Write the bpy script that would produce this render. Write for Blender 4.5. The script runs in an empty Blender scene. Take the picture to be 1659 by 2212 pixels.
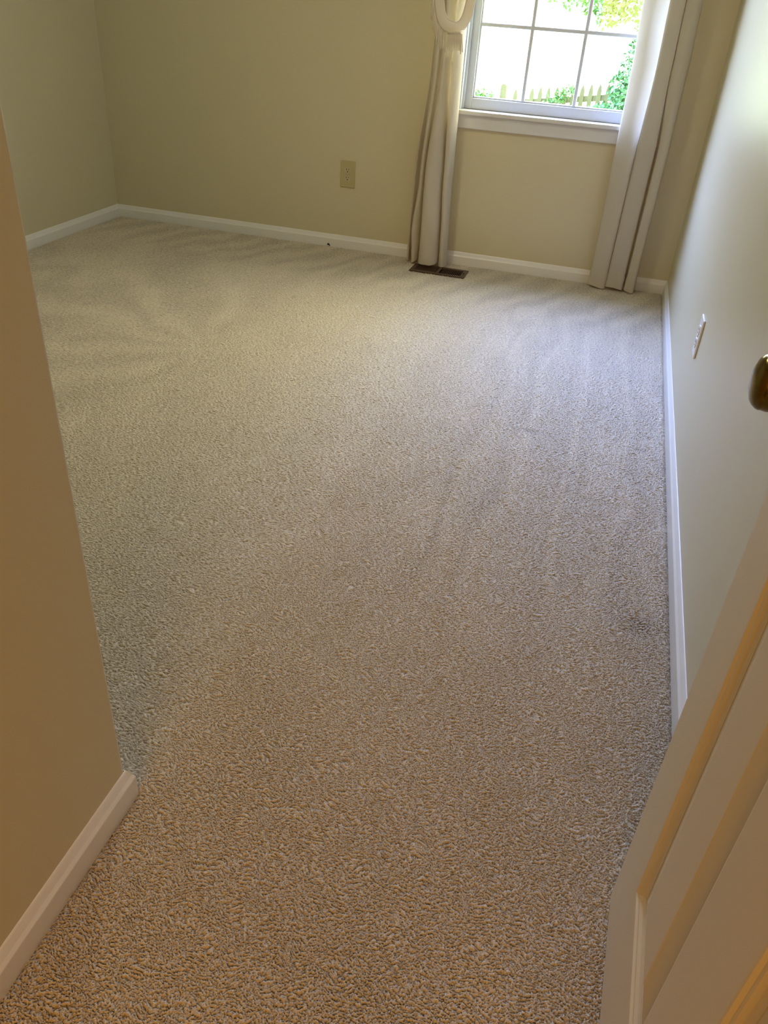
import bpy, bmesh, math, random
import numpy as np
from mathutils import Vector, Matrix

# ------------------------------------------------------------------ camera, world, lights, exposure
SC = bpy.context.scene
COL = SC.collection
random.seed(7)
RNG = np.random.default_rng(7)

cam_data = bpy.data.cameras.new('camera')
cam_data.sensor_fit = 'VERTICAL'
cam_data.sensor_height = 36.0
cam_data.lens = 1699.79 / 2212.0 * 36.0
cam_data.clip_start = 0.02
cam_data.clip_end = 500
cam = bpy.data.objects.new('camera', cam_data)
COL.objects.link(cam)
RT = Vector((0.95794659, 0.28007537, 0.06241883))
DN = Vector((0.20404579, -0.51193459, -0.8344389))
FW = Vector((-0.20175143, 0.81208421, -0.5475542))
m = Matrix.Identity(4)
for i in range(3):
    m[i][0] = RT[i]; m[i][1] = -DN[i]; m[i][2] = -FW[i]
m[0][3], m[1][3], m[2][3] = 0.0, 0.0, 1.17
cam.matrix_world = m
SC.camera = cam

SC.view_settings.view_transform = 'Standard'
SC.view_settings.look = 'None'
SC.view_settings.gamma = 1.0
SC.view_settings.use_curve_mapping = False
SC.view_settings.exposure = 3.35

world = bpy.data.worlds.new('daylight')
SC.world = world
world.use_nodes = True
wn = world.node_tree.nodes
bg = wn['Background']
bg.inputs['Strength'].default_value = 2.5
# hazy yellow-green low sky behind the trees, bluer open sky higher up to the left
wl = world.node_tree.links
w_tc = wn.new('ShaderNodeTexCoord'); w_sx = wn.new('ShaderNodeSeparateXYZ')
wl.new(w_tc.outputs['Generated'], w_sx.inputs['Vector'])
def w_range(sock, a, b):
    r = wn.new('ShaderNodeMapRange'); r.interpolation_type = 'SMOOTHSTEP'
    r.inputs['From Min'].default_value = a; r.inputs['From Max'].default_value = b
    wl.new(sock, r.inputs['Value']); return r.outputs['Result']
w_up = w_range(w_sx.outputs['Z'], 0.10, 0.45)
w_left = w_range(w_sx.outputs['X'], 0.35, -0.35)
w_low = w_range(w_sx.outputs['Z'], 0.08, 0.45)
w_mul = wn.new('ShaderNodeMath'); w_mul.operation = 'MULTIPLY'
wl.new(w_up, w_mul.inputs[0]); wl.new(w_left, w_mul.inputs[1])
w_mix = wn.new('ShaderNodeMix'); w_mix.data_type = 'RGBA'
w_mid = wn.new('ShaderNodeMix'); w_mid.data_type = 'RGBA'
w_mid.inputs[6].default_value = (0.24, 0.255, 0.205, 1)
w_mid.inputs[7].default_value = (1.06, 1.02, 0.74, 1)
wl.new(w_low, w_mid.inputs[0]); wl.new(w_mid.outputs[2], w_mix.inputs[6])
w_mix.inputs[7].default_value = (1.08, 1.52, 3.15, 1)
wl.new(w_mul.outputs[0], w_mix.inputs[0]); 
w_zen = w_range(w_sx.outputs['Z'], 0.98, 0.55)
w_zr = wn.new('ShaderNodeMapRange'); w_zr.inputs['To Min'].default_value = 0.50
wl.new(w_zen, w_zr.inputs['Value'])
w_sc = wn.new('ShaderNodeVectorMath'); w_sc.operation = 'SCALE'
wl.new(w_mix.outputs[2], w_sc.inputs[0]); wl.new(w_zr.outputs['Result'], w_sc.inputs['Scale'])
wl.new(w_sc.outputs['Vector'], bg.inputs['Color'])

def lamp(name, kind, loc, energy, color, target=None, size=None, size_y=None):
    d = bpy.data.lights.new(name, kind)
    d.energy = energy; d.color = color
    if kind == 'AREA':
        d.shape = 'RECTANGLE' if size_y else 'DISK'
        d.size = size
        if size_y: d.size_y = size_y
    elif size is not None and kind == 'POINT':
        d.shadow_soft_size = size
    o = bpy.data.objects.new(name, d); COL.objects.link(o); o.location = loc
    if target is not None:
        o.rotation_euler = (Vector(target) - Vector(loc)).to_track_quat('-Z', 'Y').to_euler()
    return o

sun = lamp('sun', 'SUN', (0, 0, 20), 2.6, (1.0, 0.93, 0.80))
sun.data.angle = 0.01
sun.rotation_euler = (-Vector((-0.60, -0.06, 0.80))).to_track_quat('-Z', 'Y').to_euler()
# daylight is sampled through the window opening
portal = lamp('window_daylight', 'AREA', (-0.405, 4.36, 1.39), 1.0, (1, 1, 1), (-0.405, 0.0, 1.39), 0.90, 1.36)
portal.data.cycles.is_portal = True
# the warm hallway lamp behind the photographer and an added, unseen bedroom fill light
hall = lamp('hall_lamp', 'AREA', (0.0, -1.55, 1.25), 2.6, (1.0, 0.50, 0.11), (0.0, 0, 1.0), 1.1, 0.5)
room = lamp('bedroom_fill', 'AREA', (-1.25, 2.45, 2.38), 1.35, (1.0, 0.93, 0.72), (-1.25, 2.45, 0), 0.40)

# ------------------------------------------------------------------ helpers
def new_mat(name, color, rough=0.6, spec=0.3, metal=0.0, noise=None, bump=None):
    """noise=(scale, amount) varies the colour a little; bump=(scale, strength, distance)"""
    mt = bpy.data.materials.new(name); mt.use_nodes = True
    nt = mt.node_tree; b = nt.nodes['Principled BSDF']
    b.inputs['Base Color'].default_value = (*color, 1)
    b.inputs['Roughness'].default_value = rough
    b.inputs['Specular IOR Level'].default_value = spec
    b.inputs['Metallic'].default_value = metal
    tc = nt.nodes.new('ShaderNodeTexCoord')
    if noise:
        n = nt.nodes.new('ShaderNodeTexNoise'); n.inputs['Scale'].default_value = noise[0]
        n.inputs['Detail'].default_value = 4
        r = nt.nodes.new('ShaderNodeMapRange')
        r.inputs['To Min'].default_value = 1 - noise[1]; r.inputs['To Max'].default_value = 1 + noise[1]
        mx = nt.nodes.new('ShaderNodeVectorMath'); mx.operation = 'SCALE'
        mx.inputs[0].default_value = color
        nt.links.new(tc.outputs['Object'], n.inputs['Vector'])
        nt.links.new(n.outputs['Fac'], r.inputs['Value'])
        nt.links.new(r.outputs['Result'], mx.inputs['Scale'])
        nt.links.new(mx.outputs['Vector'], b.inputs['Base Color'])
    if bump:
        n2 = nt.nodes.new('ShaderNodeTexNoise'); n2.inputs['Scale'].default_value = bump[0]
        n2.inputs['Detail'].default_value = 3
        bp = nt.nodes.new('ShaderNodeBump'); bp.inputs['Strength'].default_value = bump[1]
        bp.inputs['Distance'].default_value = bump[2]
        nt.links.new(tc.outputs['Object'], n2.inputs['Vector'])
        nt.links.new(n2.outputs['Fac'], bp.inputs['Height'])
        nt.links.new(bp.outputs['Normal'], b.inputs['Normal'])
    return mt

M = {}
WALLC = (0.585, 0.53, 0.355)
M['wall'] = new_mat('wall_paint', WALLC, 0.36, 0.5, noise=(1.3, 0.015), bump=(320, 0.10, 0.002))
M['ceiling'] = new_mat('ceiling_paint', (0.80, 0.78, 0.72), 0.9, 0.1, bump=(90, 0.1, 0.002))
M['base'] = new_mat('baseboard_paint', (0.74, 0.73, 0.70), 0.32, 0.5, noise=(9, 0.03), bump=(40, 0.05, 0.002))
M['trim'] = new_mat('trim_paint', (0.64, 0.64, 0.63), 0.32, 0.5, noise=(9, 0.03), bump=(40, 0.05, 0.002))
M['sash'] = new_mat('sash_paint', (0.55, 0.58, 0.61), 0.35, 0.5, bump=(60, 0.03, 0.001))
M['door'] = new_mat('door_paint', (0.63, 0.55, 0.40), 0.38, 0.45, noise=(3, 0.02), bump=(70, 0.05, 0.001))
M['ivory'] = new_mat('ivory_plastic', (0.45, 0.39, 0.20), 0.35, 0.5)
M['almond'] = new_mat('almond_plastic', (0.48, 0.42, 0.26), 0.35, 0.5)
M['white_plastic'] = new_mat('white_plastic', (0.74, 0.72, 0.68), 0.3, 0.5)
M['slot'] = new_mat('slot_dark', (0.02, 0.015, 0.01), 0.7, 0.1)
M['screw'] = new_mat('screw_metal', (0.55, 0.50, 0.38), 0.35, 0.5, 1.0)
M['register'] = new_mat('register_brown', (0.060, 0.033, 0.017), 0.42, 0.5, noise=(40, 0.15))
M['duct'] = new_mat('duct_dark', (0.012, 0.01, 0.009), 0.8, 0.1)
M['brass'] = new_mat('antique_brass', (0.17, 0.115, 0.030), 0.20, 0.5, 1.0, noise=(25, 0.08))
M['debris'] = new_mat('dark_fluff', (0.02, 0.017, 0.012), 0.9, 0.1)
M['fence'] = new_mat('weathered_wood', (0.062, 0.062, 0.024), 0.8, 0.1, noise=(14, 0.2))
M['bark'] = new_mat('bark', (0.055, 0.042, 0.025), 0.9, 0.1, noise=(12, 0.3))
M['lawn'] = new_mat('pale_lawn', (0.26, 0.30, 0.15), 0.9, 0.1, noise=(2.5, 0.15))

def leaf_mat(name, color):
    mt = bpy.data.materials.new(name); mt.use_nodes = True
    nt = mt.node_tree; b = nt.nodes['Principled BSDF']
    at = nt.nodes.new('ShaderNodeTexNoise'); at.inputs['Scale'].default_value = 7
    tc = nt.nodes.new('ShaderNodeTexCoord')
    rp = nt.nodes.new('ShaderNodeValToRGB')
    rp.color_ramp.elements[0].position = 0.35; rp.color_ramp.elements[1].position = 0.65
    rp.color_ramp.elements[0].color = (color[0]*.6, color[1]*.75, color[2]*.8, 1)
    rp.color_ramp.elements[1].color = (color[0]*1.4, color[1]*1.2, color[2]*1.1, 1)
    nt.links.new(tc.outputs['Object'], at.inputs['Vector'])
    nt.links.new(at.outputs['Fac'], rp.inputs['Fac'])
    nt.links.new(rp.outputs['Color'], b.inputs['Base Color'])
    b.inputs['Roughness'].default_value = 0.6; b.inputs['Specular IOR Level'].default_value = 0.15
    return mt
M['leaf_tree'] = leaf_mat('tree_leaf', (0.042, 0.104, 0.017))
M['leaf_shrub'] = leaf_mat('shrub_leaf', (0.040, 0.105, 0.022))
M['leaf_vine'] = leaf_mat('vine_leaf', (0.035, 0.105, 0.032))

def glass_mat():
    mt = bpy.data.materials.new('window_glass'); mt.use_nodes = True
    nt = mt.node_tree; nt.nodes.clear()
    out = nt.nodes.new('ShaderNodeOutputMaterial'); mix = nt.nodes.new('ShaderNodeMixShader')
    tr = nt.nodes.new('ShaderNodeBsdfTransparent'); tr.inputs['Color'].default_value = (0.97, 0.985, 0.975, 1)
    gl = nt.nodes.new('ShaderNodeBsdfGlossy'); gl.inputs['Roughness'].default_value = 0.02
    fr = nt.nodes.new('ShaderNodeFresnel'); fr.inputs['IOR'].default_value = 1.45
    nt.links.new(fr.outputs['Fac'], mix.inputs['Fac'])
    nt.links.new(tr.outputs['BSDF'], mix.inputs[1]); nt.links.new(gl.outputs['BSDF'], mix.inputs[2])
    nt.links.new(mix.outputs['Shader'], out.inputs['Surface'])
    return mt
M['glass'] = glass_mat()

def cloth_mat(name, color, trans, tcol):
    mt = bpy.data.materials.new(name); mt.use_nodes = True
    nt = mt.node_tree; nt.nodes.clear()
    out = nt.nodes.new('ShaderNodeOutputMaterial'); mix = nt.nodes.new('ShaderNodeMixShader')
    df = nt.nodes.new('ShaderNodeBsdfDiffuse'); tl = nt.nodes.new('ShaderNodeBsdfTranslucent')
    df.inputs['Color'].default_value = (*color, 1); tl.inputs['Color'].default_value = (*tcol, 1)
    mix.inputs['Fac'].default_value = trans
    tc = nt.nodes.new('ShaderNodeTexCoord')
    wv = nt.nodes.new('ShaderNodeTexNoise'); wv.inputs['Scale'].default_value = 420
    bp = nt.nodes.new('ShaderNodeBump'); bp.inputs['Strength'].default_value = 0.25; bp.inputs['Distance'].default_value = 0.001
    nt.links.new(tc.outputs['Object'], wv.inputs['Vector'])
    nt.links.new(wv.outputs['Fac'], bp.inputs['Height'])
    nt.links.new(bp.outputs['Normal'], df.inputs['Normal'])
    nt.links.new(df.outputs['BSDF'], mix.inputs[1]); nt.links.new(tl.outputs['BSDF'], mix.inputs[2])
    nt.links.new(mix.outputs['Shader'], out.inputs['Surface'])
    return mt
M['curtain'] = cloth_mat('curtain_cloth', (0.69, 0.64, 0.54), 0.38, (0.80, 0.72, 0.57))
M['tieback'] = cloth_mat('tieback_cloth', (0.76, 0.69, 0.58), 0.15, (0.76, 0.68, 0.54))
M['fringe'] = new_mat('fringe_thread', (0.66, 0.58, 0.45), 0.7, 0.2)

def carpet_mat():
    mt = bpy.data.materials.new('cut_pile_carpet'); mt.use_nodes = True
    nt = mt.node_tree; b = nt.nodes['Principled BSDF']
    b.inputs['Roughness'].default_value = 0.50; b.inputs['Specular IOR Level'].default_value = 0.7
    b.inputs['Sheen Weight'].default_value = 0.45; b.inputs['Sheen Roughness'].default_value = 0.5
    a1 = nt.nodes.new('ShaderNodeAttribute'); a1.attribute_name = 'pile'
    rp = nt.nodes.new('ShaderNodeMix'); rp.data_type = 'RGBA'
    rp.inputs[6].default_value = (0.12, 0.078, 0.040, 1)  # deep pile, darkened for the shade between tufts
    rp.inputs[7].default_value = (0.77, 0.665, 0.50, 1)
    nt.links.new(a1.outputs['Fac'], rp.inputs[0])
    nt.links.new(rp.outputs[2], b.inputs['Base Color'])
    tc = nt.nodes.new('ShaderNodeTexCoord')
    n = nt.nodes.new('ShaderNodeTexNoise'); n.inputs['Scale'].default_value = 800; n.inputs['Detail'].default_value = 3
    bp = nt.nodes.new('ShaderNodeBump'); bp.inputs['Strength'].default_value = 0.8; bp.inputs['Distance'].default_value = 0.002
    nt.links.new(tc.outputs['Object'], n.inputs['Vector'])
    nt.links.new(n.outputs['Fac'], bp.inputs['Height']); nt.links.new(bp.outputs['Normal'], b.inputs['Normal'])
    return mt
M['carpet'] = carpet_mat()

def tag(o, label=None, cat=None, group=None, kind=None):
    if label: o['label'] = label
    if cat: o['category'] = cat
    if group: o['group'] = group
    if kind: o['kind'] = kind
    return o

def empty(name, loc=(0, 0, 0)):
    o = bpy.data.objects.new(name, None); COL.objects.link(o); o.location = loc
    o.empty_display_size = 0.05
    return o

def mesh_obj(name, verts, faces, mat, parent=None, smooth=False):
    me = bpy.data.meshes.new(name); me.from_pydata([tuple(v) for v in verts], [], faces)
    me.update()
    o = bpy.data.objects.new(name, me); COL.objects.link(o)
    if mat: me.materials.append(mat)
    if smooth:
        me.polygons.foreach_set('use_smooth', [True]*len(me.polygons))
    if parent: o.parent = parent
    return o

def bm_obj(name, bm, mat, parent=None, smooth=False):
    bmesh.ops.recalc_face_normals(bm, faces=bm.faces)
    me = bpy.data.meshes.new(name); bm.to_mesh(me); bm.free()
    o = bpy.data.objects.new(name, me); COL.objects.link(o)
    me.materials.append(mat)
    if smooth:
        me.polygons.foreach_set('use_smooth', [True]*len(me.polygons))
    if parent: o.parent = parent
    return o

def add_box(bm, x0, x1, y0, y1, z0, z1, bevel=0.0):
    r = bmesh.ops.create_cube(bm, size=1.0)
    vs = r['verts']
    for v in vs:
        v.co = Vector((x0 if v.co.x < 0 else x1, y0 if v.co.y < 0 else y1, z0 if v.co.z < 0 else z1))
    if bevel > 0:
        es = list({e for v in vs for e in v.link_edges})
        bmesh.ops.bevel(bm, geom=es, offset=bevel, segments=2, profile=0.5, affect='EDGES')

def boxes(name, lst, mat, parent=None, bevel=0.0):
    bm = bmesh.new()
    for b in lst: add_box(bm, *b, bevel=bevel)
    return bm_obj(name, bm, mat, parent)

def prism(name, pts, y0, y1, mat, parent=None):
    """outline pts in (x, z) extruded along y"""
    n = len(pts)
    v = [(p[0], y0, p[1]) for p in pts] + [(p[0], y1, p[1]) for p in pts]
    f = [tuple(range(n))[::-1], tuple(range(n, 2*n))] + [(i, (i+1) % n, n+(i+1) % n, n+i) for i in range(n)]
    return mesh_obj(name, v, f, mat, parent)

def lathe(name, prof, mat, parent=None, seg=48, mat4=None):
    """profile (r, h) revolved about local +Z"""
    v, f = [], []
    for r, h in prof:
        for k in range(seg):
            a = 2*math.pi*k/seg; v.append(Vector((r*math.cos(a), r*math.sin(a), h)))
    for i in range(len(prof)-1):
        for k in range(seg):
            f.append((i*seg+k, i*seg+(k+1) % seg, (i+1)*seg+(k+1) % seg, (i+1)*seg+k))
    if mat4 is not None: v = [mat4 @ p for p in v]
    return mesh_obj(name, v, f, mat, parent, True)

def catmull(pts, per):
    out = []; n = len(pts)
    P = [np.array(p, float) for p in pts]
    for i in range(n-1):
        p0 = P[max(i-1, 0)]; p1 = P[i]; p2 = P[i+1]; p3 = P[min(i+2, n-1)]
        for k in range(per):
            t = k/per
            out.append(0.5*((2*p1)+(-p0+p2)*t+(2*p0-5*p1+4*p2-p3)*t*t+(-p0+3*p1-3*p2+p3)*t**3))
    out.append(P[-1])
    return np.array(out)

# ------------------------------------------------------------------ room dimensions (metres, camera above the origin)
YB = 4.2154      # back wall
XR = 0.3323      # right wall
XL = -2.783      # left wall
XP = -0.5939     # face of the closet partition beside the entry
YP = 0.7266      # its far corner
YF = 0.02        # room side of the door wall
CZ = 2.44
WX0, WX1 = -0.8175, 0.0045   # window opening between the jambs
WZ0, WZ1 = 0.735, 2.06

# ------------------------------------------------------------------ walls, ceiling
def struct(o, label, cat):
    return tag(o, label, cat, None, 'structure')

T = 0.13
struct(boxes('wall_back', [(XL-T, WX0-0.02, YB, YB+T, -0.05, CZ), (WX1+0.02, XR+T, YB, YB+T, -0.05, CZ),
                    (WX0-0.02, WX1+0.02, YB, YB+T, -0.05, WZ0-0.022), (WX0-0.02, WX1+0.02, YB, YB+T, WZ1+0.02, CZ)], M['wall']),
       'beige painted back wall holding the window', 'wall')
struct(boxes('wall_right', [(XR, XR+T, -0.12, YB, -0.05, CZ)], M['wall']),
       'beige painted wall along the right, washed by window light', 'wall')
struct(boxes('wall_left', [(XL-T, XL, YP, YB, -0.05, CZ)], M['wall']),
       'beige painted wall at the far left beyond the partition', 'wall')
pb = boxes('wall_partition', [(XL-T, XP, -0.12, YP, -0.05, CZ)], M['wall'])
bv = pb.modifiers.new('bevel', 'BEVEL'); bv.width = 0.006; bv.segments = 3
struct(pb, 'near partition wall at left with outside corner, lit warm', 'wall')
DX0, DX1 = -0.575, 0.207
struct(boxes('wall_front', [(DX1, XR, -0.12, YF, -0.05, CZ), (XP, DX0, -0.12, YF, -0.05, CZ), (DX0, DX1, -0.12, YF, 2.05, CZ)], M['wall']),
       'wall around the doorway the camera stands in', 'wall')
struct(boxes('wall_hallway', [(-1.3, -1.2, -1.8, -0.12, -0.05, CZ), (1.2, 1.3, -1.8, -0.12, -0.05, CZ), (-1.3, 1.3, -1.9, -1.8, -0.05, CZ),
                       (XR, 1.3, -0.12, -0.02, -0.05, CZ)], M['wall']),
       'hallway walls behind the camera', 'wall')
struct(boxes('ceiling', [(XL-T, 1.3, -1.9, YB+T, CZ, CZ+0.12)], M['ceiling']), 'flat white ceiling above the room', 'ceiling')

# ------------------------------------------------------------------ carpeted floor with real pile relief
def axis(segs):
    out = [segs[0][0]]
    for a, b, d in segs:
        n = max(1, int(round((b-a)/d)))
        out += list(np.linspace(a, b, n+1)[1:])
    return np.array(out)
gx = axis([(XL-0.02, -1.6, 0.0050), (-1.6, XP+0.004, 0.0026), (XP+0.004, XR+0.003, 0.0013)])
gy = list(axis([(-0.125, 0.30, 0.008)]))
while gy[-1] < YB+0.01:                      # finer rows near the doorway, gradually coarser
    gy.append(gy[-1]+0.0012*max(1.0, gy[-1]/1.25))
gy = np.array(gy)
X, Y = np.meshgrid(gx, gy, indexing='ij')

def sm(a, b, v):
    t = np.clip((v-a)/(b-a), 0, 1); return t*t*(3-2*t)
def band_noise(n, step, wl_x, wl_y, spread, seed):
    """periodic band-pass noise: wavelengths in metres along x and y"""
    r = np.random.default_rng(seed)
    F = np.fft.fft2(r.standard_normal((n, n)))
    k = np.fft.fftfreq(n, step)
    KX, KY = np.meshgrid(k, k, indexing='ij')
    rho = np.sqrt((KX*wl_x)**2+(KY*wl_y)**2)
    W = np.exp(-0.5*((rho-1)/spread)**2)
    o = np.real(np.fft.ifft2(F*W)); return o/o.std()
def sample(tile, step, x, y):
    n = tile.shape[0]
    fx = x/step; fy = y/step
    ix = np.floor(fx).astype(int); iy = np.floor(fy).astype(int)
    tx = fx-ix; ty = fy-iy
    a = tile[ix % n, iy % n]; b = tile[(ix+1) % n, iy % n]; c = tile[ix % n, (iy+1) % n]; d = tile[(ix+1) % n, (iy+1) % n]
    return (a*(1-tx)+b*tx)*(1-ty)+(c*(1-tx)+d*tx)*ty
ST = 0.0008; N = 2400
t0 = band_noise(N, ST, 0.0180, 0.0064, 0.36, 6)
t1 = band_noise(N, ST, 0.0092, 0.0040, 0.50, 1)
t2 = band_noise(N, ST, 0.0068, 0.0040, 0.58, 2)
t3 = band_noise(N, ST, 0.0036, 0.0030, 0.35, 3)
lo = band_noise(256, 0.03, 0.55, 0.75, 0.6, 4)
lo2 = band_noise(256, 0.02, 0.22, 0.30, 0.6, 5)
wx = X+0.004*sample(lo2, 0.02, X*3+1, Y*3); wy = Y+0.004*sample(lo2, 0.02, X*3, Y*3+2)
mixw = 0.5+0.5*np.tanh(0.9*sample(lo, 0.03, X, Y)+0.2)
w0 = 0.35+0.30*sm(0.9, 2.2, Y)
tuft = np.tanh(0.12+1.2*(w0*sample(t0, ST, wx, wy)+(1.15-0.6*w0)*(mixw*sample(t1, ST, wx, wy)+(1-mixw)*sample(t2, ST, wx, wy))))
tuft = 0.70*tuft+0.42*sample(t3, ST, X, Y)
H = (0.0024+0.0005*sm(1.0, 2.2, Y))*tuft
# carpet tucks down along the walls
edge = np.minimum.reduce([np.abs(YB-0.011-Y), np.abs(XR-0.011-X),
                          np.hypot(np.maximum(X-(XP+0.011), 0), np.maximum(Y-(YP+0.011), 0)), np.abs(X-(XL+0.011))])
H = H-0.0035-0.009*np.exp(-(edge/0.007)**2)
# pile lay: vacuum cleaner tracks, their sheen painted as colour, and a few scuffed tufts
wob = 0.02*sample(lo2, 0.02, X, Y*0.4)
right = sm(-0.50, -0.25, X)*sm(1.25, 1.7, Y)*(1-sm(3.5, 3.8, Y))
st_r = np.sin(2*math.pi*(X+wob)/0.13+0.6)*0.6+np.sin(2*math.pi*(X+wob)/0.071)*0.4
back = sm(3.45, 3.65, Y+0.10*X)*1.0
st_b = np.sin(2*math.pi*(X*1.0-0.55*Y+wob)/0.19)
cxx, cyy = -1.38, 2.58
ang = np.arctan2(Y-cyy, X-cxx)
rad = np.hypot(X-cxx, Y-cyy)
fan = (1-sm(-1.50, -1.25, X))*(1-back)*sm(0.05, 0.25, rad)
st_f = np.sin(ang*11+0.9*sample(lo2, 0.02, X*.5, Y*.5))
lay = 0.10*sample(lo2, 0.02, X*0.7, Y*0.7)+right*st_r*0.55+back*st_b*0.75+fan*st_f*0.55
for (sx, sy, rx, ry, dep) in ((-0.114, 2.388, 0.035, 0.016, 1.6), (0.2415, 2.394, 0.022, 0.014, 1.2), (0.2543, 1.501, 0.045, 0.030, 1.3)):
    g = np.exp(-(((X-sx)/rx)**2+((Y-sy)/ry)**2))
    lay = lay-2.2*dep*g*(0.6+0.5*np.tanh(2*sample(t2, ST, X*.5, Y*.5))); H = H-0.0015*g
pile = np.clip(0.60+0.38*tuft+0.15*lay, 0, 1)  # colour follows tuft height, so shade between tufts is painted in
nx, ny = X.shape
inside = ~((X < XP-0.004) & (Y < YP-0.004)) & ~((np.abs(X+0.803) < 0.132) & (np.abs(Y-4.021) < 0.056))
idx = np.full((nx, ny), -1, int)
cell = inside[:-1, :-1] & inside[1:, :-1] & inside[:-1, 1:] & inside[1:, 1:]
use = np.zeros((nx, ny), bool)
use[:-1, :-1] |= cell; use[1:, :-1] |= cell; use[:-1, 1:] |= cell; use[1:, 1:] |= cell
idx[use] = np.arange(use.sum())
co = np.stack([X[use], Y[use], H[use]], 1).astype(np.float32)
q = np.stack([idx[:-1, :-1][cell], idx[1:, :-1][cell], idx[1:, 1:][cell], idx[:-1, 1:][cell]], 1).astype(np.int32)
me = bpy.data.meshes.new('floor')
me.vertices.add(len(co)); me.vertices.foreach_set('co', co.ravel())
me.loops.add(q.size); me.loops.foreach_set('vertex_index', q.ravel())
me.polygons.add(len(q)); me.polygons.foreach_set('loop_start', np.arange(0, q.size, 4, dtype=np.int32))
me.polygons.foreach_set('use_smooth', np.ones(len(q), bool))
me.update(calc_edges=True)
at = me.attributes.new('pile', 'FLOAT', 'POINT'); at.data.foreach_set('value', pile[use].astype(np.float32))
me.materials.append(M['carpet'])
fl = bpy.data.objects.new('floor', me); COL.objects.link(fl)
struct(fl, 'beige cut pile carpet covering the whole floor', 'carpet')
struct(boxes('floor_hallway', [(-1.3, 1.3, -1.9, -0.12, -0.05, -0.004)], M['carpet']), 'hallway floor behind the camera', 'floor')

# ------------------------------------------------------------------ baseboards (profiled, mitred at the corners)
BP = [(0.0118, -0.012), (0.0118, 0.0355), (0.0113, 0.0375), (0.0092, 0.0412), (0.0076, 0.0442), (0.0062, 0.0482), (0.0046, 0.0528), (0.0026, 0.0578), (0.0012, 0.0596), (0.0, 0.0599)]
def baseboard(name, label, path, normals, closed_ends=True):
    """path: plan points on the wall face; normals: per-point offset direction for unit thickness"""
    v, f = [], []
    n = len(BP)
    for (px, py), (ox, oy) in zip(path, normals):
        for t, z in BP: v.append((px+ox*t, py+oy*t, z))
        v.append((px, py, -0.012))
    m_ = n+1
    for i in range(len(path)-1):
        for k in range(m_):
            f.append((i*m_+k, i*m_+(k+1) % m_, (i+1)*m_+(k+1) % m_, (i+1)*m_+k))
    f.append(tuple(range(m_))); f.append(tuple(range((len(path)-1)*m_, len(path)*m_))[::-1])
    bm = bmesh.new(); bvv = [bm.verts.new(p) for p in v]
    for q_ in f: bm.faces.new([bvv[i] for i in q_])
    return struct(bm_obj(name, bm, M['base']), label, 'baseboard')
baseboard('baseboard_back', 'white baseboard along the back wall under the window', [(XL, YB), (XR, YB)], [(1, -1), (-1, -1)])
baseboard('baseboard_left', 'white baseboard along the far left wall', [(XL, YP), (XL, YB)], [(1, 1), (1, -1)])
baseboard('baseboard_right', 'white baseboard along the right wall', [(XR, YB), (XR, YF)], [(-1, -1), (-1, 0)])
baseboard('baseboard_partition', 'white baseboard wrapping the corner of the near partition', [(XP, YF+0.012), (XP, YP), (XL, YP)], [(1, 0), (1, 1), (1, 1)])

# ------------------------------------------------------------------ window
W = empty('window_1', ((WX0+WX1)/2, YB, WZ0)); struct(W, 'white double hung window with grid panes between the curtains', 'window')
def wchild(o, parent=W):
    o.parent = parent
    o.matrix_parent_inverse = parent.matrix_world.inverted() if parent.type != 'EMPTY' else Matrix.Translation(-parent.location)
    return o
bpy.context.view_layer.update()
SY0, SY1 = YB+0.048, YB+0.082      # lower sash
UY0, UY1 = YB+0.086, YB+0.118      # upper sash
J = 0.018
wchild(boxes('jamb', [(WX0-J, WX0, YB-0.001, YB+T+0.01, WZ0-0.02, WZ1+J), (WX1, WX1+J, YB-0.001, YB+T+0.01, WZ0-0.02, WZ1+J),
               (WX0, WX1, YB-0.001, YB+T+0.01, WZ1, WZ1+J), (WX0, WX1, YB+0.04, YB+T+0.05, WZ0-0.02, WZ0-0.002),
               (WX0, WX0+0.010, YB+0.030, YB+0.046, WZ0, WZ1), (WX1-0.010, WX1, YB+0.030, YB+0.046, WZ0, WZ1)], M['sash']))
CW = 0.057
wchild(boxes('casing', [(WX0-0.006-CW, WX0-0.006, YB-0.016, YB, WZ0-0.004, WZ1+0.006+CW), (WX1+0.006, WX1+0.006+CW, YB-0.016, YB, WZ0-0.004, WZ1+0.006+CW),
                 (WX0-0.006, WX1+0.006, YB-0.016, YB, WZ1+0.006, WZ1+0.006+CW)], M['trim'], bevel=0.003))
wchild(boxes('stool', [(WX0-0.085, WX1+0.085, YB-0.030, YB+0.0, WZ0-0.022, WZ0-0.002), (WX0, WX1, YB-0.004, SY0+0.03, WZ0-0.022, WZ0-0.002)], M['trim'], bevel=0.004))
wchild(boxes('apron', [(WX0-0.064, WX1+0.064, YB-0.015, YB, WZ0-0.082, WZ0-0.022)], M['trim'], bevel=0.003))
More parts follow.
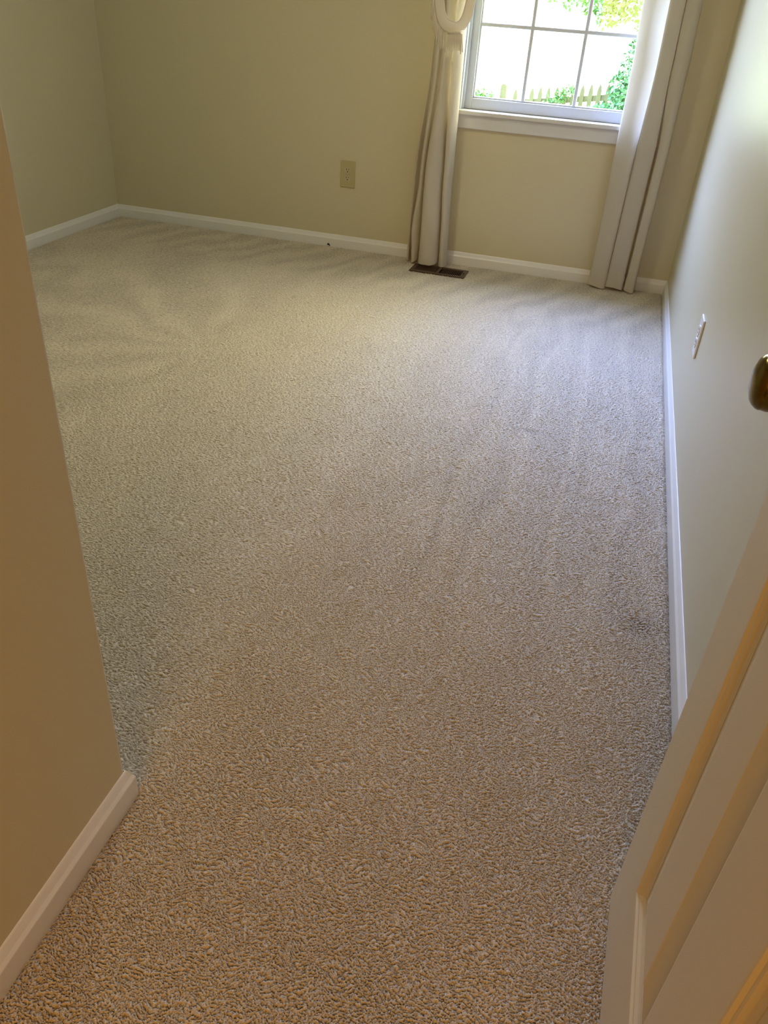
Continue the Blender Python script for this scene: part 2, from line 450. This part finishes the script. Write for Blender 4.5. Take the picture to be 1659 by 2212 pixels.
def sash(name, y0, y1, z0, z1, brail, trail, rows):
    gx0, gx1 = WX0+0.0445, WX1-0.0445
    gz0, gz1 = z0+brail, z1-trail
    s = wchild(boxes(name, [(WX0+0.001, gx0, y0, y1, z0, z1), (gx1, WX1-0.001, y0, y1, z0, z1), (gx0, gx1, y0, y1, z0, gz0), (gx0, gx1, y0, y1, gz1, z1)], M['sash'], bevel=0.0025))
    b = 0.008   # sloped glazing bead around the glass
    ym = (y0+y1)/2
    for (n_, bx) in (('bead', [(gx0-0.001, gx0+b, y0+0.008, y1-0.008, gz0, gz1), (gx1-b, gx1+0.001, y0+0.008, y1-0.008, gz0, gz1), (gx0, gx1, y0+0.008, y1-0.008, gz0-0.001, gz0+b), (gx0, gx1, y0+0.008, y1-0.008, gz1-b, gz1+0.001)]),):
        o = boxes(n_, bx, M['sash'], s, bevel=0.003)
        o.matrix_parent_inverse = s.matrix_world.inverted() @ Matrix.Identity(4)
    cw = (gx1-gx0)/3; rh = (gz1-gz0)/rows
    mw = 0.0085
    bars = [(gx0+cw*k-mw, gx0+cw*k+mw, ym-0.011, ym+0.011, gz0, gz1) for k in (1, 2)]
    for q_ in bars: boxes('muntin', [q_], M['sash'], s, bevel=0.004)
    for r_ in range(1, rows): boxes('muntin', [(gx0, gx1, ym-0.0105, ym+0.0105, gz0+rh*r_-mw, gz0+rh*r_+mw)], M['sash'], s, bevel=0.004)
    for r_ in range(rows):
        for k in range(3):
            x0, x1 = gx0+cw*k+0.002, gx0+cw*(k+1)-0.002
            za, zb = gz0+rh*r_+0.002, gz0+rh*(r_+1)-0.002
            mesh_obj('glass_pane', [(x0, ym, za), (x1, ym, za), (x1, ym, zb), (x0, ym, zb)], [(0, 1, 2, 3)], M['glass'], s)
    return s
s1 = sash('lower_sash', SY0, SY1, WZ0-0.0022, 1.425, 0.0485, 0.03, 2)
s2 = sash('upper_sash', UY0, UY1, 1.395, WZ1-0.001, 0.03, 0.045, 2)
for s_ in (s1, s2):
    for c_ in s_.children:
        c_.matrix_parent_inverse = Matrix.Translation(-W.location) @ Matrix.Translation(W.location)
# ------------------------------------------------------------------ curtains
def curtain_grid(levels, per, nz, zs_extra=None):
    zk = [l[0] for l in levels]
    secs = [catmull(l[1], per) for l in levels]
    zz = np.concatenate([np.linspace(zk[0], zk[0]+0.12, 10)[:-1], np.linspace(zk[0]+0.12, zk[-1], nz)])
    rows = []
    for z in zz:
        i = min(max(np.searchsorted(zk, z)-1, 0), len(zk)-2)
        t = (z-zk[i])/(zk[i+1]-zk[i]); t = t*t*(3-2*t) if 0 < i < len(zk)-2 else t
        rows.append((z, secs[i]*(1-t)+secs[i+1]*t))
    return rows
def sheet(name, rows, mat, parent, bottom_wave=None, offset=0.0, zr=None):
    v, f = [], []
    rr = [r for r in rows if zr is None or zr[0] <= r[0] <= zr[1]]
    for z, s in rr:
        tg = np.gradient(s, axis=0); tg /= np.linalg.norm(tg, axis=1)[:, None]+1e-9
        nrm = np.stack([-tg[:, 1], tg[:, 0]], 1)
        for k in range(len(s)):
            zz = z
            if bottom_wave is not None and z < rr[0][0]+0.12:
                zz = z+bottom_wave(k/(len(s)-1))*(1-(z-rr[0][0])/0.12)
            px = s[k][0]+nrm[k][0]*offset; pd = s[k][1]+nrm[k][1]*offset
            v.append((px, YB-pd, zz))
    n = len(rr[0][1])
    for i in range(len(rr)-1):
        for k in range(n-1):
            f.append((i*n+k, i*n+k+1, (i+1)*n+k+1, (i+1)*n+k))
    return mesh_obj(name, v, f, mat, parent, True)

def spread(sec, c, k, dx=0): return [((x-c)*k+c+dx, d) for x, d in sec]
L0 = [(-1.000, .050), (-1.006, .075), (-.997, .098), (-.985, .055), (-.966, .128), (-.945, .115), (-.934, .060), (-.925, .148), (-.880, .163), (-.838, .146), (-.829, .060), (-.823, .118), (-.803, .132), (-.788, .098), (-.800, .050)]
L1 = [(-.997, .050), (-1.002, .075), (-.993, .100), (-.974, .058), (-.963, .120), (-.947, .124), (-.940, .075), (-.932, .140), (-.893, .150), (-.856, .122), (-.848, .062), (-.842, .122), (-.822, .132), (-.803, .092), (-.812, .048)]
L2 = [(-.953, .050), (-.957, .078), (-.953, .102), (-.948, .072), (-.938, .122), (-.919, .128), (-.911, .080), (-.902, .130), (-.885, .140), (-.874, .112), (-.864, .066), (-.857, .118), (-.832, .130), (-.808, .100), (-.814, .050)]
L3 = spread(L2, -.88, 0.93)
L4 = spread(L2, -.885, 1.12, -0.005)
L5 = spread(L2, -.885, 2.0, 0.0)
cl = empty('curtain', (-0.90, YB-0.09, 0.0))
tag(cl, 'cream curtain on the left of the window, gathered by a fringed tieback', 'curtain')
LK = [(-.999, .050), (-1.005, .074), (-.998, .092), (-.990, .062), (-.982, .122), (-.951, .108), (-.936, .058)] + [((a[0]*.65+b[0]*.35), a[1]*.65+b[1]*.35) for a, b in zip(L0[7:], L1[7:])]
rowsL = curtain_grid([(0.004, L0), (0.15, LK), (0.43, L1), (0.91, L2), (1.06, L3), (1.19, L4), (2.12, L5)], 9, 64)
def put(o, parent):
    o.parent = parent; o.matrix_parent_inverse = Matrix.Translation(-parent.location); return o
put(sheet('drape', rowsL, M['curtain'], None, lambda u: 0.004+0.012*max(0, math.sin(u*21)) - 0.004*math.sin(u*9)), cl)
put(sheet('hem', rowsL, M['curtain'], None, lambda u: 0.004+0.012*max(0, math.sin(u*21)) - 0.004*math.sin(u*9), 0.0022, (0.0, 0.082)), cl)

R0 = [(-.020, .035), (-.044, .050), (-.046, .080), (-.010, .090), (.029, .092), (.034, .045), (.0365, .084), (.075, .092), (.1145, .092), (.1155, .052), (.116, .020), (.128, .020), (.1295, .052), (.1305, .088), (.150, .096), (.172, .098), (.177, .050)]
R1 = [(-.020, .035), (-.046, .045), (-.049, .070), (-.005, .096), (.037, .092), (.0425, .035), (.045, .086), (.080, .098), (.1225, .090), (.1235, .052), (.124, .020), (.137, .020), (.138, .052), (.139, .085), (.160, .100), (.182, .094), (.187, .050)]
R2 = [(-.022, .035), (-.047, .045), (-.051, .070), (-.005, .100), (.047, .094), (.0495, .024), (.053, .088), (.083, .098), (.112, .092), (.1135, .070), (.115, .058), (.1165, .058), (.118, .070), (.120, .085), (.150, .100), (.181, .086), (.186, .050)]
R3 = [(-.030, .035), (-.055, .045), (-.060, .070), (-.010, .102), (.0425, .094), (.046, .024), (.049, .088), (.078, .098), (.108, .092), (.1095, .075), (.111, .066), (.1125, .066), (.114, .075), (.116, .086), (.148, .100), (.177, .086), (.182, .050)]
R4 = spread(R3, 0.07, 1.05)
cr = empty('curtain', (0.07, YB-0.07, 0.0))
tag(cr, 'cream pleated curtain hanging straight on the right side of the window', 'curtain')
rowsR = curtain_grid([(0.006, R0), (0.64, R1), (0.97, R2), (1.23, R3), (2.12, R4)], 9, 60)
put(sheet('drape', rowsR, M['curtain'], None, lambda u: 0.002+0.006*math.sin(u*19)), cr)
put(sheet('hem', rowsR, M['curtain'], None, lambda u: 0.002+0.006*math.sin(u*19), 0.0022, (0.0, 0.082)), cr)

# ------------------------------------------------------------------ fringed tieback looped round the left curtain
tb = empty('curtain_tieback', (-0.86, YB-0.16, 1.07))
tag(tb, 'cream fabric tieback with tassel fringe looped around the left curtain', 'tieback')
cpath = catmull([(-.960, .152, 1.46), (-.953, .156, 1.32), (-.938, .164, 1.20), (-.917, .178, 1.125), (-.893, .188, 1.086), (-.850, .192, 1.068), (-.820, .186, 1.076), (-.798, .165, 1.115), (-.787, .156, 1.20), (-.792, .152, 1.34), (-.800, .150, 1.46)], 10)
tang = np.gradient(cpath, axis=0)
v, f, lower = [], [], []
npth = len(cpath)
for i, (p, t_) in enumerate(zip(cpath, tang)):
    t_ = t_/np.linalg.norm(t_)
    # band width direction: outward-down in the plane of the loop, always perpendicular to the path
    c = np.array([t_[2], 0.0, -t_[0]])
    c = c/np.linalg.norm(c)
    wd = 0.021+0.004*math.exp(-((p[0]+.855)/.04)**2)
    for k in range(7):
        s = (k/6-.5)*2
        bulge = 0.004*(1-s*s)
        a = p+c*wd*s; v.append((a[0], YB-(a[1]+bulge), a[2]))
    e = p+c*wd; lower.append((e[0], YB-e[1]-0.002, e[2], t_))
for i in range(npth-1):
    for k in range(6): f.append((i*7+k, i*7+k+1, (i+1)*7+k+1, (i+1)*7+k))
band = mesh_obj('band', v, f, M['tieback'], None, True)
sd = band.modifiers.new('thickness', 'SOLIDIFY'); sd.thickness = 0.003
put(band, tb)
# piping along the inner edge
def tube(bm, pts, r, seg=6):
    rings = []
    P = [Vector(p) for p in pts]
    for i, p in enumerate(P):
        d = (P[min(i+1, len(P)-1)]-P[max(i-1, 0)]).normalized()
        u = d.cross(Vector((0.3, 0.9, 0.2))).normalized(); w = d.cross(u)
        rr = r[i] if isinstance(r, (list, tuple)) else r
        rings.append([bm.verts.new(p+(u*math.cos(2*math.pi*k/seg)+w*math.sin(2*math.pi*k/seg))*rr) for k in range(seg)])
    for a, b in zip(rings[:-1], rings[1:]):
        for k in range(seg): bm.faces.new((a[k], a[(k+1) % seg], b[(k+1) % seg], b[k]))
    bm.faces.new(rings[0][::-1]); bm.faces.new(rings[-1])
bm = bmesh.new()
tube(bm, [(v[i*7][0], v[i*7][1], v[i*7][2]) for i in range(npth)], 0.0022)
put(bm_obj('piping', bm, M['tieback'], None, True), tb)
bm = bmesh.new()
for i in range(8, 62):
    for h in (0.0,):
        e0, e1 = lower[i], lower[min(i+1, npth-1)]
        x, y, z = [e0[k]*(1-h)+e1[k]*h for k in range(3)]
        if x > -0.865 and x < -0.80: continue
        if z > 1.30: continue
        ln = 0.070+random.uniform(-.012, .012); sw = random.uniform(-.006, .006)
        tube(bm, [(x, y, z), (x+sw*.3, y-.002, z-ln*.4), (x+sw*.7, y, z-ln*.8), (x+sw, y+.001, z-ln)], [.0016, .0021, .0024, .0016], 5)
fr = put(bm_obj('fringe', bm, M['fringe'], None, True), tb); fr['kind'] = 'stuff'
ts = mesh_obj('tassel', [], [], M['fringe']); put(ts, tb)
bm = bmesh.new()
for k in range(13):
    u = k/12
    x0 = -.862+.056*u; x1 = -.872+.078*u
    y0 = YB-.198-.006*math.sin(math.pi*u); z0 = 1.050+.006*math.sin(math.pi*u)
    ln = .075+random.uniform(-.008, .008)
    tube(bm, [(x0, y0, z0), (x0*.6+x1*.4, y0-.006, z0-ln*.35), (x1, y0-.003, z0-ln)], [.0026, .0032, .0026], 7)
bm.to_mesh(ts.data); bm.free()
bm = bmesh.new()
tube(bm, [(-.870, YB-.197, 1.046), (-.850, YB-.207, 1.052), (-.822, YB-.207, 1.055), (-.800, YB-.195, 1.062)], [.003, .0055, .0055, .003], 8)
kn = bm_obj('knot', bm, M['fringe'], None, True); put(kn, tb)

# ------------------------------------------------------------------ electrical outlets
def outlet(label, pm, rm, loc, rotz, s=1.0):
    """local frame: x across, z up, y=0 wall face, -y toward the room"""
    e = empty('electrical_outlet', loc); e.rotation_euler = (0, 0, rotz)
    tag(e, label, 'outlet')
    w, h = 0.0405*s, 0.0655*s
    bm = bmesh.new(); add_box(bm, -w, w, -0.0065, 0, -h, h, 0.0028)
    bm_obj('cover_plate', bm, pm, e)
    for sg in (1, -1):
        pts = []
        for k in range(40):
            a = 2*math.pi*k/40
            x = 0.0172*math.cos(a); z = 0.0172*math.sin(a); z = max(-0.0142, min(0.0142, z))
            pts.append((x, z+sg*0.0197))
        r = prism('receptacle', pts, -0.0088, -0.003, rm, e)
        zc = sg*0.0197
        boxes('slot', [(-0.0075, -0.0052, -0.0092, -0.0070, zc-0.0005, zc+0.0085)], M['slot'], r)
        boxes('slot', [(0.0052, 0.0072, -0.0092, -0.0070, zc+0.0005, zc+0.0080)], M['slot'], r)
        lathe('ground_hole', [(0.0001, 0.0092), (0.0027, 0.0092), (0.0027, 0.0070)], M['slot'], r, 16,
              Matrix.Translation((0, 0, zc-0.0070)) @ Matrix.Rotation(math.pi/2, 4, 'X'))
    lathe('screw', [(0.0001, 0.0082), (0.0026, 0.0080), (0.0032, 0.0065)], M['screw'], e, 16, Matrix.Rotation(math.pi/2, 4, 'X'))
    return e
outlet('yellowed ivory outlet on the back wall left of the window', M['ivory'], M['almond'], (-1.378, YB, 0.3755), 0)
outlet('white outlet on the right wall, seen nearly edge-on', M['white_plastic'], M['white_plastic'], (XR, 2.515, 0.355), math.radians(-90), 0.92)

# ------------------------------------------------------------------ brown floor register
rg = empty('floor_register', (-0.803, 4.021, 0.0))
tag(rg, 'brown metal floor register set in the carpet below the left curtain', 'vent')
w2, d2 = 0.1435, 0.0675
bm = bmesh.new()
for bx in ((-w2, w2, -d2, -d2+0.022, -0.004, 0.0042), (-w2, w2, d2-0.022, d2, -0.004, 0.0042), (-w2, -w2+0.024, -d2+.022, d2-.022, -0.004, 0.0042), (w2-0.024, w2, -d2+.022, d2-.022, -0.004, 0.0042), (-.007, .007, -d2+.022, d2-.022, -0.004, 0.0042)):
    add_box(bm, *bx, bevel=0.0012)
bm_obj('frame', bm, M['register'], rg)
for k in range(26):
    side = -1 if k < 13 else 1
    x = side*(0.013+0.0087*(k % 13))
    bm = bmesh.new(); add_box(bm, -0.0012, 0.0012, -d2+.021, d2-.021, -0.006, 0.006)
    rot = Matrix.Translation((x, 0, -0.004)) @ Matrix.Rotation(math.radians(38*side), 4, 'Y')
    bmesh.ops.transform(bm, matrix=rot, verts=bm.verts)
    bm_obj('louver', bm, M['register'], rg)
boxes('lever', [(w2-0.017, w2-0.011, -0.008, 0.004, 0.004, 0.0095)], M['register'], rg, bevel=0.001)
boxes('duct', [(-w2+.008, w2-.008, -d2+.008, d2-.008, -0.095, -0.09), (-w2+.008, -w2+.012, -d2+.008, d2-.008, -0.09, -0.004), (w2-.012, w2-.008, -d2+.008, d2-.008, -0.09, -0.004),
              (-w2+.012, w2-.012, -d2+.008, -d2+.012, -0.09, -0.004), (-w2+.012, w2-.012, d2-.012, d2-.008, -0.09, -0.004)], M['duct'], rg)

# ------------------------------------------------------------------ six-panel door standing open against the right wall
Ksc = (1.17-0.012)/1.17
A = Vector((0.1854*1.17*Ksc, 0.6866*1.17*Ksc, 0.012))      # free lower corner of the visible face
UD = Vector((0.1801-0.1854, 0.5177-0.6866, 0)).normalized()  # toward the hinges
ND = Vector((-UD.y, UD.x, 0)).normalized()
if ND.x < 0: ND = -ND                                         # into the slab, away from the camera
DW, DH, DT = 0.762, 2.02, 0.035
door = empty('door_1', A + UD*DW)
struct(door, 'six panel door standing open at the right with a brass knob', 'door')
def dm(u, n_, z): return A + UD*u + ND*n_ + Vector((0, 0, z))
DMAT = Matrix(((UD.x, ND.x, 0, A.x), (UD.y, ND.y, 0, A.y), (0, 0, 1, A.z), (0, 0, 0, 1)))
def dput(o):
    o.parent = door; o.matrix_parent_inverse = Matrix.Translation(-door.location); return o
st, pw = 0.115, 0.2085
cols = [(st, st+pw), (DW-st-pw, DW-st)]
rowsz = [(0.192, 0.790), (0.985, 1.560), (1.665, 1.895)]
# slab face with panel openings, back and edges
us = sorted({0, DW, *[c for p in cols for c in p]}); zs = sorted({0, DH, *[c for p in rowsz for c in p]})
bm = bmesh.new()
def quad(bm, *ps): bm.faces.new([bm.verts.new(DMAT @ Vector(p)) for p in ps])
def is_open(u, z): return any(a < u < b for a, b in cols) and any(a < z < b for a, b in rowsz)
for n_ in (0.0, DT):
    for i in range(len(us)-1):
        for j in range(len(zs)-1):
            if not is_open((us[i]+us[i+1])/2, (zs[j]+zs[j+1])/2):
                quad(bm, (us[i], n_, zs[j]), (us[i+1], n_, zs[j]), (us[i+1], n_, zs[j+1]), (us[i], n_, zs[j+1]))
for a, b in (((0, 0), (0, DH)), ((0, DH), (DW, DH)), ((DW, DH), (DW, 0)), ((DW, 0), (0, 0))):
    quad(bm, (a[0], 0, a[1]), (b[0], 0, b[1]), (b[0], DT, b[1]), (a[0], DT, a[1]))
bmesh.ops.remove_doubles(bm, verts=bm.verts, dist=1e-5)
slab = dput(bm_obj('slab', bm, M['door']))
# panels: ogee sticking, then raised field
STK = [(0.0, 0.0), (0.003, 0.0004), (0.006, 0.0032), (0.010, 0.0040), (0.014, 0.0075), (0.019, 0.0095), (0.0215, 0.0098), (0.0215, 0.0105), (0.056, 0.0035), (0.058, 0.0025)]
for ca, cb in cols:
    for za, zb in rowsz:
        bm = bmesh.new()
        for side in (0, 1):
            rings = []
            for off, dep in STK:
                nn = dep if side == 0 else DT-dep
                rings.append([bm.verts.new(DMAT @ Vector(p)) for p in ((ca+off, nn, za+off), (cb-off, nn, za+off), (cb-off, nn, zb-off), (ca+off, nn, zb-off))])
            for r0, r1 in zip(rings[:-1], rings[1:]):
                for k in range(4): bm.faces.new((r0[k], r0[(k+1) % 4], r1[(k+1) % 4], r1[k]))
            bm.faces.new(rings[-1])
        dput(bm_obj('panel', bm, M['door']))
# knobs on both faces
for sgn in (-1, 1):
    base = A + UD*0.060 + Vector((0, 0, 0.888)) + (Vector((0, 0, 0)) if sgn < 0 else ND*DT)
    q = (ND*sgn).to_track_quat('Z', 'Y').to_matrix().to_4x4(); mm = Matrix.Translation(base) @ q
    kp = [(0.0098, 0.008), (0.0098, 0.020), (0.0125, 0.023), (0.0185, 0.0265), (0.0235, 0.031), (0.0262, 0.0375), (0.0270, 0.0430), (0.0262, 0.0485), (0.0266, 0.0495), (0.0255, 0.0525), (0.0232, 0.0555), (0.0228, 0.0560), (0.0195, 0.0585), (0.0120, 0.0610), (0.0001, 0.0618)]
    kn = dput(lathe('knob', kp, M['brass'], None, 56, mm))
    ro = lathe('rose', [(0.0325, 0.0), (0.0325, 0.003), (0.030, 0.0055), (0.022, 0.0075), (0.0098, 0.0085)], M['brass'], None, 48, mm)
    ro.parent = kn
for hz in (0.20, 1.0, 1.80):
    hm = Matrix.Translation(A + UD*(DW+0.004) - ND*0.004 + Vector((0, 0, hz)))
    dput(lathe('hinge', [(0.0001, -0.046), (0.006, -0.045), (0.006, 0.045), (0.0001, 0.046)], M['brass'], None, 16, hm))

# ------------------------------------------------------------------ a bit of dark fluff caught on the baseboard
bm = bmesh.new()
tube(bm, [(-1.480, YB-0.013, 0.003), (-1.475, YB-0.016, 0.008), (-1.468, YB-0.018, 0.005), (-1.461, YB-0.022, 0.001)], [.002, .004, .004, .0015], 7)
tag(bm_obj('fluff', bm, M['debris'], None, True), 'tiny dark bit of fluff on the carpet against the back baseboard', 'debris')

# ------------------------------------------------------------------ outdoors
def gz(x, y):
    return -0.72+0.138*np.clip(x, -7, 7)*np.clip(y/15.0, 0, 1)
g_x = np.concatenate([np.linspace(-120, -10, 8), np.linspace(-8, 8, 17), np.linspace(10, 120, 8)])
g_y = np.concatenate([np.linspace(YB+T+0.02, 30, 26), np.linspace(40, 220, 8)])
gv = [(x, y, float(gz(x, y))) for x in g_x for y in g_y]
ny_ = len(g_y)
gf = [(i*ny_+j, (i+1)*ny_+j, (i+1)*ny_+j+1, i*ny_+j+1) for i in range(len(g_x)-1) for j in range(ny_-1)]
struct(mesh_obj('ground', gv, gf, M['lawn']), 'bright sunlit ground outside the window', 'lawn')

fence = empty('picket_fence', (-1.2, 15.0, -0.9))
tag(fence, 'pointed picket fence outside, seen through the lower panes', 'fence')
def tip(x): return 0.205+0.139*(x+0.5492)
def fput(o): o.parent = fence; o.matrix_parent_inverse = Matrix.Translation(-fence.location); return o
for k in range(-12, 32):
    x = -1.9899+0.1365*k
    if abs(x+2.2) < 0.09: continue
    zt = tip(x)+random.uniform(-.006, .006); zb = zt-0.90; hw = 0.036
    out = [(x-hw, zb), (x+hw, zb), (x+hw, zt-.125), (x+hw*.86, zt-.085), (x+hw*.55, zt-.045), (x+hw*.2, zt-.012), (x, zt), (x-hw*.2, zt-.012), (x-hw*.55, zt-.045), (x-hw*.86, zt-.085), (x-hw, zt-.125)]
    fput(prism('picket', out, 14.99, 15.01, M['fence']))
for dz in (-0.17, -0.66):
    xa, xb = -3.7, 2.3
    fput(prism('rail', [(xa, tip(xa)+dz-.09), (xb, tip(xb)+dz-.09), (xb, tip(xb)+dz), (xa, tip(xa)+dz)], 15.01, 15.05, M['fence']))
for px in (-2.2, 0.9):
    zt = tip(px)+0.085
    hw = 0.046
    arc = [(px+hw*math.cos(a), zt-hw+hw*math.sin(a)) for a in np.linspace(0, math.pi, 9)]
    fput(prism('post', [(px-hw, zt-1.05), (px+hw, zt-1.05)]+arc, 14.96, 15.06, M['fence']))

def foliage(name, pts, size, mat, parent, drop=0.0, seed=1):
    r = random.Random(seed); v, f = [], []
    for p in pts:
        s = size*r.uniform(.65, 1.3)
        d = Vector((r.gauss(0, 1), r.gauss(0, .7), r.gauss(-.3, .8)-drop)).normalized()
        sd_ = d.cross(Vector((r.gauss(0, 1), r.gauss(0, 1)+.6, r.gauss(0, 1)))).normalized()
        up = d.cross(sd_)
        b = Vector(p); i = len(v)
        v += [b, b+d*s*.35+sd_*s*.26, b+d*s*.72+sd_*s*.20+up*s*.04, b+d*s, b+d*s*.72-sd_*s*.20+up*s*.04, b+d*s*.35-sd_*s*.26]
        f.append(tuple(range(i, i+6)))
    return mesh_obj(name, v, f, mat, parent)
def twig(name, lines, mat, parent):
    bm = bmesh.new()
    for pts, r in lines: tube(bm, pts, r, 6)
    return bm_obj(name, bm, mat, parent)
def plant(name, label, cat, base, pts, size, mat, lines, seed, drop=0.0):
    e = empty(name, base); tag(e, label, cat)
    for o in (foliage('foliage', pts, size, mat, None, drop, seed), twig('stem', lines, M['bark'], None)):
        o.parent = e; o.matrix_parent_inverse = Matrix.Translation(-Vector(base))
    return e
rr = random.Random(3)
def blob(cx_, cy_, cz_, rx, ry, rz, n):
    o = []
    while len(o) < n:
        a = Vector((rr.uniform(-1, 1), rr.uniform(-1, 1), rr.uniform(-1, 1)))
        if a.length < 1: o.append((cx_+a.x*rx, cy_+a.y*ry, cz_+a.z*rz))
    return o
# left shrub
pts = blob(-2.62, 14.7, -.16, .30, .22, .19, 260)+blob(-2.40, 14.7, -.22, .22, .2, .16, 160)+blob(-2.62, 14.7, -.5, .35, .25, .3, 160)
plant('shrub', 'small leafy shrub left of the round fence post', 'shrub', (-2.55, 14.7, -1.0), pts, .060, M['leaf_shrub'],
      [([(-2.55, 14.7, -1.05), (-2.58, 14.7, -.6), (-2.62, 14.68, -.2)], [.02, .014, .006]), ([(-2.55, 14.7, -.8), (-2.45, 14.7, -.5), (-2.4, 14.7, -.2)], [.012, .01, .005])], 11)
# middle shrub leaning up to the right
pts = []
for k in range(9):
    t = k/8; pts += blob(-1.52+.46*t, 14.75, -.26+.36*t, .09+.04*(1-t), .10, .12-.045*t, 50-int(t*22))
pts += blob(-1.3, 14.75, -.4, .28, .15, .22, 240)
plant('shrub', 'leafy shrub arching up to the right before the middle pickets', 'shrub', (-1.35, 14.75, -.95), pts, .060, M['leaf_shrub'],
      [([(-1.35, 14.75, -1.0), (-1.33, 14.75, -.5), (-1.18, 14.75, -.05), (-1.05, 14.75, .16)], [.02, .014, .008, .003])], 12)
# right climbing shrub
pts = []
for k in range(12):
    t = k/11
    pts += blob(-.30+.30*t, 14.5, -.20+1.35*t, .24-.02*t, .25, .14, 130)
pts += blob(-.46, 14.5, -.14, .24, .2, .13, 230)+blob(.05, 14.5, .1, .35, .3, .5, 500)
for k in range(5):
    t = k/4; pts += blob(-.30-.13*t, 14.5, .40-.10*t, .05, .05, .035, 10)
for k in range(5):
    t = k/4; pts += blob(-.36-.10*t, 14.5, .15-.02*t, .05, .05, .035, 9)
plant('climbing_shrub', 'tall climbing shrub by the fence beside the right curtain', 'shrub', (-.1, 14.5, -.8), pts, .062, M['leaf_vine'],
      [([(-.1, 14.5, -.85), (-.12, 14.5, -.2), (-.05, 14.5, .5), (.1, 14.5, 1.2)], [.03, .022, .015, .005]), ([(-.12, 14.5, -.2), (-.4, 14.5, -.05)], [.012, .005])], 13, .4)
# tree with low hanging foliage
pts = []
for (x, z, rx, rz, n) in ((-.45, 1.32, .42, .20, 330), (-.80, 1.28, .30, .17, 190), (-.62, 1.10, .18, .13, 80), (-1.05, 1.33, .25, .10, 60), (-1.3, 1.28, .18, .12, 26), (-1.75, 1.36, .30, .09, 26), (-.35, 1.16, .18, .14, 60), (.2, 1.5, .6, .35, 420), (-.5, 1.9, 1.2, .5, 700), (.8, 2.2, 1.3, .7, 800)):
    pts += blob(x, 13.4, z, rx, .35, rz, n)
plant('tree', 'leafy tree branches hanging at the top of the window view', 'tree', (1.6, 13.6, -.5), pts, .068, M['leaf_tree'],
      [([(1.6, 13.6, -.6), (1.55, 13.6, .6), (1.3, 13.55, 1.6), (.9, 13.5, 2.4)], [.13, .11, .08, .04]),
       ([(1.4, 13.58, 1.3), (.6, 13.5, 1.55), (-.2, 13.42, 1.45), (-.9, 13.4, 1.36)], [.05, .03, .016, .005]),
       ([(.9, 13.5, 2.2), (-.2, 13.45, 2.1), (-1.4, 13.4, 1.6), (-1.9, 13.4, 1.4)], [.04, .025, .012, .004])], 14, .3)
